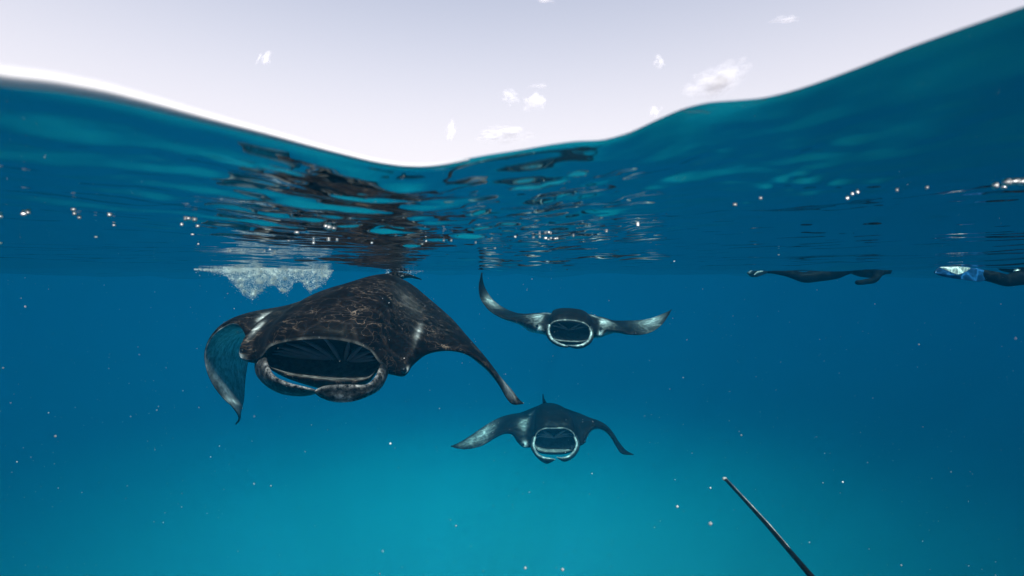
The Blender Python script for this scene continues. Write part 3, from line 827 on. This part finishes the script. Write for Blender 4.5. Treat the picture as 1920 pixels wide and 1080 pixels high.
d2 = 5.0
j2_ = [ (W3(1975, -0.02, d2), 0.14), (W3(2010, 0.02, d2), 0.12), (W3(2060, 0.01, d2+0.05), 0.15), (W3(2110, 0.10, d2+0.1), 0.07), (W3(2138, 0.13, d2+0.12), 0.10), (W3(2160, 0.12, d2+0.12), 0.075),
       (W3(1950, -0.03, d2-0.08), 0.095), (W3(1912, -0.055, d2-0.12), 0.078), (W3(1888, -0.085, d2-0.15), 0.062), (W3(1866, -0.05, d2-0.16), 0.06), (W3(1842, -0.025, d2-0.17), 0.055), (W3(1818, -0.02, d2-0.17), 0.04),
       (W3(1950, 0.02, d2+0.12), 0.095), (W3(1908, 0.035, d2+0.2), 0.065), (W3(1870, 0.06, d2+0.25), 0.045),
       (W3(2075, 0.02, d2-0.2), 0.06), (W3(2120, 0.0, d2-0.3), 0.045), (W3(2150, 0.05, d2-0.25), 0.032),
       (W3(2075, 0.05, d2+0.25), 0.06), (W3(2120, 0.05, d2+0.3), 0.045), (W3(2150, 0.08, d2+0.25), 0.032) ]
e2 = [(0,1),(1,2),(2,3),(3,4),(4,5),(0,6),(6,7),(7,8),(8,9),(9,10),(10,11),(0,12),(12,13),(13,14),(2,15),(15,16),(16,17),(2,18),(18,19),(19,20)]
per2 = skin_person('p', j2_, e2, 0, 'snorkeller at the right edge kicking a blue and white swim fin', tuple(W3(1975, -0.16, d2)))
swim_fin(per2, [((1858,511,4.85),(1858,519,4.84)), ((1846,507,4.82),(1847,525,4.80)), ((1834,503,4.80),(1836,528,4.78)), ((1816,502,4.77),(1816,526,4.74)), ((1796,501,4.74),(1795,523,4.70)), ((1776,501,4.71),(1776,520,4.66)), ((1760,502,4.69),(1760,516,4.64)), ((1753,507,4.67),(1754,512,4.63))], 0.018, M_FINBLUE,
         [((1818,502,4.64),(1818,505,4.64)), ((1808,501,4.63),(1808,511,4.62)), ((1797,500.5,4.61),(1796,515,4.60)), ((1784,500.5,4.60),(1782,510,4.59)), ((1770,500.5,4.59),(1770,505,4.585)), ((1762,501,4.58),(1762,502,4.58))])
ball_mark = adopt(ball('suit_patch', Vector(W3(1906, 0.01, d2+0.12)), 0.02, M_FINWHITE, squash=(1.6, 1, 0.7)), per2)

# ------------------------------------------------------------------ pole
M_POLE = simple_mat('dark_metal', (0.010, 0.010, 0.012), rough=0.45, metal=0.0, noise_scale=60)
M_POLE.node_tree.nodes['Principled BSDF'].inputs['Specular IOR Level'].default_value = 0.15
root = empty('pole', P(1535, 1098, 0.72)); tag(root, 'thin dark metal pole with a small rounded tip, entering from below', 'pole')
pp = [P(1536, 1098, 0.70), P(1500, 1056, 0.80), P(1440, 986, 1.02), P(1400, 942, 1.22), P(1360, 899, 1.50)]
adopt(tube_obj('shaft', pp, [0.0044, 0.0043, 0.0042, 0.0041, 0.0040], M_POLE, seg=16), root)
strip = [P(1484 + 3.5, 1038 - 3, 0.846), P(1440 + 3.0, 986 - 2.5, 1.016), P(1400 + 2.2, 942 - 1.8, 1.216), P(1361 + 1.2, 899 - 1.0, 1.496)]  # pale strip added along the shaft as a painted sun highlight
adopt(tube_obj('highlight_strip', strip, [0.0003, 0.0012, 0.0019, 0.0023], simple_mat('highlight_pale', (0.62, 0.60, 0.58), rough=0.35, noise_amt=0.3, noise_scale=40), seg=8), root)
adopt(ball('tip', P(1359, 898, 1.50), 0.0066, simple_mat('pole_tip', (0.5, 0.5, 0.5), rough=0.4), squash=(1.1, 1, 0.9)), root)

# ------------------------------------------------------------------ bubbles and drifting specks
def make_foam(name, col, trans=0.4):
    m, n, l, out = mat_new(name)
    d = n.new('ShaderNodeBsdfDiffuse'); d.inputs[0].default_value = (*col, 1)
    t = n.new('ShaderNodeBsdfTranslucent'); t.inputs[0].default_value = (*col, 1)
    mx = n.new('ShaderNodeMixShader'); mx.inputs[0].default_value = trans
    l.new(d.outputs[0], mx.inputs[1]); l.new(t.outputs[0], mx.inputs[2]); l.new(mx.outputs[0], out.inputs['Surface'])
    return m
M_FOAM = make_foam('foam', (0.97, 0.97, 0.97), 0.5)
OCTA_V = np.array([(1,0,0),(-1,0,0),(0,1,0),(0,-1,0),(0,0,1),(0,0,-1)], float)
OCTA_F = np.array([(0,2,4),(2,1,4),(1,3,4),(3,0,4),(2,0,5),(1,2,5),(3,1,5),(0,3,5)])
def specks(name, centres, radii, mat):
    n = len(centres)
    V_ = (centres[:, None, :] + OCTA_V[None] * radii[:, None, None]).reshape(-1, 3)
    F_ = (np.arange(n)[:, None, None] * 6 + OCTA_F[None]).reshape(-1, 3)
    return mesh_obj(name, V_, F_, mat)

def plume(env, d0, dspread, n, label, y_top):
    ex = [e[0] for e in env]; ey = [e[1] for e in env]
    c, r = [], []
    clots = []
    for _ in range(90):
        x = random.uniform(ex[0], ex[-1]); yb = float(np.interp(x, ex, ey))
        clots.append((x, y_top + (yb - y_top) * random.random() ** 1.3 * 0.95, random.uniform(1.0, 3.6), d0 + random.gauss(0, dspread)))
    wts = [k[2] ** 1.4 * (float(np.interp(k[0], ex, ey)) - y_top + 2) for k in clots]
    for _ in range(n):
        if random.random() < 0.45:
            kx, ky, kr, kd = random.choices(clots, wts)[0]
            sp = kr * random.expovariate(1.0); an = random.uniform(0, 6.28)
            px = kx + sp * math.cos(an); py = ky + sp * 0.8 * math.sin(an); dd = kd + random.gauss(0, kr * 0.006)
        else:
            px = random.uniform(ex[0], ex[-1])
            if random.random() > (float(np.interp(px, ex, ey)) - y_top) / (max(ey) - y_top) + 0.15: continue
            py = y_top + (float(np.interp(px, ex, ey)) - y_top) * random.random() ** 1.9 * (1.0 if random.random() < 0.7 else 1.0 + random.expovariate(3.5)); dd = d0 + random.gauss(0, dspread)
        over = py - float(np.interp(px, ex, ey)) + 2.5 * math.sin(px * 0.17) + 2.0
        if over > 0 and random.random() < 1 - math.exp(-over / 4.5): continue
        c.append(P(px, max(y_top - 1.0, py), dd)); r.append(0.0008 * math.exp(abs(random.gauss(0, 0.6))))
    o = specks('bubble_plume', np.array(c), np.array(r), M_FOAM)
    return tag(o, label, 'bubbles', kind='stuff')
plume([(364,506),(395,509),(425,519),(442,538),(458,556),(474,561),(488,552),(500,536),(512,534),(528,550),(540,546),(552,530),(564,529),(580,545),(600,540),(612,528),(626,507)], 3.45, 0.10, 44000, 'white plume of air bubbles under the surface left of the nearest ray', 503)
plume([(712,508),(735,515),(752,521),(770,516),(800,508)], 3.35, 0.05, 500, 'small puff of bubbles at the raised back of the nearest ray', 506)

def on_surface(px, py):
    """First point where the sight line meets the water from below."""
    d = P(px, py, 1.0)
    ts = np.exp(np.linspace(math.log(0.2), math.log(9.0), 2500))
    zz = surf_z(d[0] * ts, d[1] * ts)
    k = np.nonzero(d[2] * ts >= zz - 0.0008)[0]
    return d * (ts[k[0]] if len(k) else 6.0)

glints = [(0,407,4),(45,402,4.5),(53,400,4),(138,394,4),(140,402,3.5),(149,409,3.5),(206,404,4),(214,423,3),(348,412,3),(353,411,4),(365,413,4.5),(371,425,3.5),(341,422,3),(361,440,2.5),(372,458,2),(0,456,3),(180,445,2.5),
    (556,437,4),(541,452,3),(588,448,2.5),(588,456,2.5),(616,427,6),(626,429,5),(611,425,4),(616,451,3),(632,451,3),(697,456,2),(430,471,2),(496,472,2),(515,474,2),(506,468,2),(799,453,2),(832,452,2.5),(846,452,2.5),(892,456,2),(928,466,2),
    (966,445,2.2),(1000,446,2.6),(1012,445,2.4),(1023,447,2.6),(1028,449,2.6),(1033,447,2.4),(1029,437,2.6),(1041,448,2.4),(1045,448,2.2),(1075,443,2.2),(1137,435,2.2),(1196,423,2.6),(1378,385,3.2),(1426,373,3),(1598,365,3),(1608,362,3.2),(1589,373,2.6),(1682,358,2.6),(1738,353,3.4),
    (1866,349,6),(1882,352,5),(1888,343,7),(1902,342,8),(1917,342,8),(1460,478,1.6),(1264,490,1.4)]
gl_mesh = None
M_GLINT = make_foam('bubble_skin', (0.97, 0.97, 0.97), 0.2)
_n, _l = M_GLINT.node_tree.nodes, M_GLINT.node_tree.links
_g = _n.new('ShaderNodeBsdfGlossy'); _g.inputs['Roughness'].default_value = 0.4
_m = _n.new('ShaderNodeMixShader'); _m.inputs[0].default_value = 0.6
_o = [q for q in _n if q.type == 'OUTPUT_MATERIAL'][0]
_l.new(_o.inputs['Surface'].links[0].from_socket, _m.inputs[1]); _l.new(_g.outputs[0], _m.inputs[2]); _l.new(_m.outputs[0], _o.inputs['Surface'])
for i, (x, y, r) in enumerate(glints):
    p = on_surface(x, y)
    dist = float(np.dot(p, CF))
    b = ball('air_bubble', p, 1.0, M_GLINT, sub=2) if gl_mesh is None else None
    if gl_mesh is None: gl_mesh = b.data
    else:
        b = bpy.data.objects.new('air_bubble', gl_mesh); COL.objects.link(b); b.location = p
    rr = r * 0.95 / FPX * dist
    b.scale = (rr * random.uniform(0.9, 1.4), rr, rr * random.uniform(0.7, 1.0))
    if x < 250: lab = 'tiny bright air bubble on the water underside near the left edge'
    elif x < 520: lab = 'tiny bright air bubble on the water underside above the white bubble plume'
    elif x < 940: lab = 'tiny bright air bubble in the dark mirrored image of the nearest ray'
    elif x < 1250: lab = 'tiny bright air bubble on the water underside above the ray with lifted wings'
    elif x < 1800: lab = 'tiny bright air bubble on the water underside above the distant snorkeller'
    else: lab = 'larger bright air bubble in the row at the right edge under the surface'
    tag(b, lab, 'bubble', lab.replace('tiny bright air bubble', 'bright bubbles').replace('larger bright air bubble', 'bright bubbles'))

# drifting plankton, far too many to count
pc, pr = [], []
for x, y, r, d in [(732,832,5,1.6),(508,911,3.5,1.3),(1270,950,6,0.8),(1332,982,8,0.5),(1055,1068,7,0.6),(1580,904,4,1.6),(1332,915,4,1.2),(1723,646,3.5,2.0),(1281,708,2.5,2.4),(294,769,3,2),(297,762,2,2),(91,774,2.5,2),(104,818,5,1.0),(6,690,4,1.5),
                   (855,986,4,1.0),(712,1076,3,1.4),(395,857,2.5,1.8),(1060,848,2,2.5),(1390,816,4,0.9),(1110,888,2.5,1.8),(985,1065,6,0.6),(32,866,3,1.4),(245,781,2.5,1.8),(1690,1060,4,0.9),(420,735,2,2.2),(824,766,2.5,2)]:
    pc.append(P(x, y, d)); pr.append(r * 0.55 / FPX * d)
for _ in range(1500):
    d = random.uniform(0.7, 6.0)
    pc.append(P(random.uniform(-100, 2020), random.uniform(520, 1110), d)); pr.append(0.00055 * math.exp(abs(random.gauss(0, 0.45))) * (0.5 + 0.28 * d))
for _ in range(10):
    d = random.uniform(0.28, 0.65)
    pc.append(P(random.uniform(-60, 1980), random.uniform(560, 1100), d)); pr.append(random.uniform(0.0004, 0.0009))
plankton = specks('plankton', np.array(pc), np.array(pr), make_foam('plankton', (0.80, 0.78, 0.80), 0.5))
tag(plankton, 'pale specks of plankton drifting in the blue water', 'plankton', kind='stuff')

# ------------------------------------------------------------------ clouds
def make_cloud_mat():
    m, n, l, out = mat_new('cloud')
    d = n.new('ShaderNodeBsdfDiffuse'); d.inputs[0].default_value = (0.90, 0.92, 0.97, 1)
    t = n.new('ShaderNodeBsdfTranslucent'); t.inputs[0].default_value = (0.90, 0.92, 0.97, 1)
    a = n.new('ShaderNodeMixShader'); a.inputs[0].default_value = 0.25
    tr = n.new('ShaderNodeBsdfTransparent')
    geo = n.new('ShaderNodeTexCoord')
    lw = n.new('ShaderNodeLayerWeight'); lw.inputs[0].default_value = 0.5
    inv = n.new('ShaderNodeMath'); inv.operation = 'SUBTRACT'; inv.inputs[0].default_value = 1.0
    l.new(lw.outputs['Facing'], inv.inputs[1])
    pw = n.new('ShaderNodeMath'); pw.operation = 'POWER'; pw.inputs[1].default_value = 2.2; l.new(inv.outputs[0], pw.inputs[0])
    mu = n.new('ShaderNodeMath'); mu.operation = 'MULTIPLY'; mu.inputs[1].default_value = 0.12; l.new(pw.outputs[0], mu.inputs[0])
    b = n.new('ShaderNodeMixShader')
    l.new(d.outputs[0], a.inputs[1]); l.new(t.outputs[0], a.inputs[2])
    l.new(mu.outputs[0], b.inputs[0]); l.new(tr.outputs[0], b.inputs[1]); l.new(a.outputs[0], b.inputs[2])
    l.new(b.outputs[0], out.inputs['Surface'])
    return m
M_CLOUD = make_cloud_mat()
CLOUD_D = 900.0
def cloud(px, py, w, h, tilt, label, nlump):
    k = CLOUD_D / FPX
    c = P(px, py, CLOUD_D)
    verts, faces = [], []
    for q in range(nlump * 4):
        u = max(-0.42, min(0.42, random.gauss(0, 0.20))); vv = max(-0.35, min(0.35, random.gauss(0, 0.17)))
        ox = u * w * k; oz = vv * h * k
        ca, sa = math.cos(tilt), math.sin(tilt)
        rr = random.uniform(0.07, 0.24) * (1 - abs(u)) * k
        rx, rz = rr * w * 0.9, rr * h * 1.25
        bm = bmesh.new(); bmesh.ops.create_icosphere(bm, subdivisions=2, radius=1.0)
        off = len(verts)
        seed = Vector((random.random() * 50, random.random() * 50, 0))
        for v in bm.verts:
            n_ = 1 + 0.45 * mnoise.fractal(v.co * 1.2 + seed, 1.0, 2.0, 3)
            x = v.co.x * rx * n_ + ox; y = v.co.y * rx * 0.8 * n_ ; z = v.co.z * rz * n_ + oz
            verts.append((x * ca - z * sa, y, x * sa + z * ca))
        faces += [tuple(off + v.index for v in f.verts) for f in bm.faces]
        bm.free()
    o = mesh_obj('cloud', verts, faces, M_CLOUD)
    o.location = c
    tag(o, label, 'cloud', 'small white clouds')
cloud(1345, 152, 135, 62, 0.35, 'largest wispy cloud, just above the wave crest on the right', 16)
cloud(945, 252, 112, 36, 0.08, 'long low cloud lying nearest the water near the middle', 14)
cloud(1003, 192, 48, 38, 0.2, 'compact puffy cloud above the long low cloud', 9)
cloud(957, 181, 32, 34, 0.9, 'slanting cloud shred left of the compact puffy cloud', 6)
cloud(846, 244, 24, 40, -0.3, 'small upright cloud wisp over the dip of the waterline', 6)
cloud(1012, 161, 44, 10, 0.0, 'thin flat cloud streak above the compact puffy cloud', 5)
cloud(1237, 116, 28, 26, 0.3, 'tiny cloud up and left of the largest cloud', 6)
cloud(1228, 210, 34, 24, 0.4, 'faint cloud touching the wave below the largest cloud', 6)
cloud(1472, 37, 64, 16, 0.05, 'faint flat cloud near the top right of the sky', 7)
cloud(1020, 1, 40, 12, 0.0, 'cloud cut by the top edge of the picture', 6)
cloud(497, 111, 26, 40, -0.5, 'lone hooked cloud in the left half of the sky', 7)
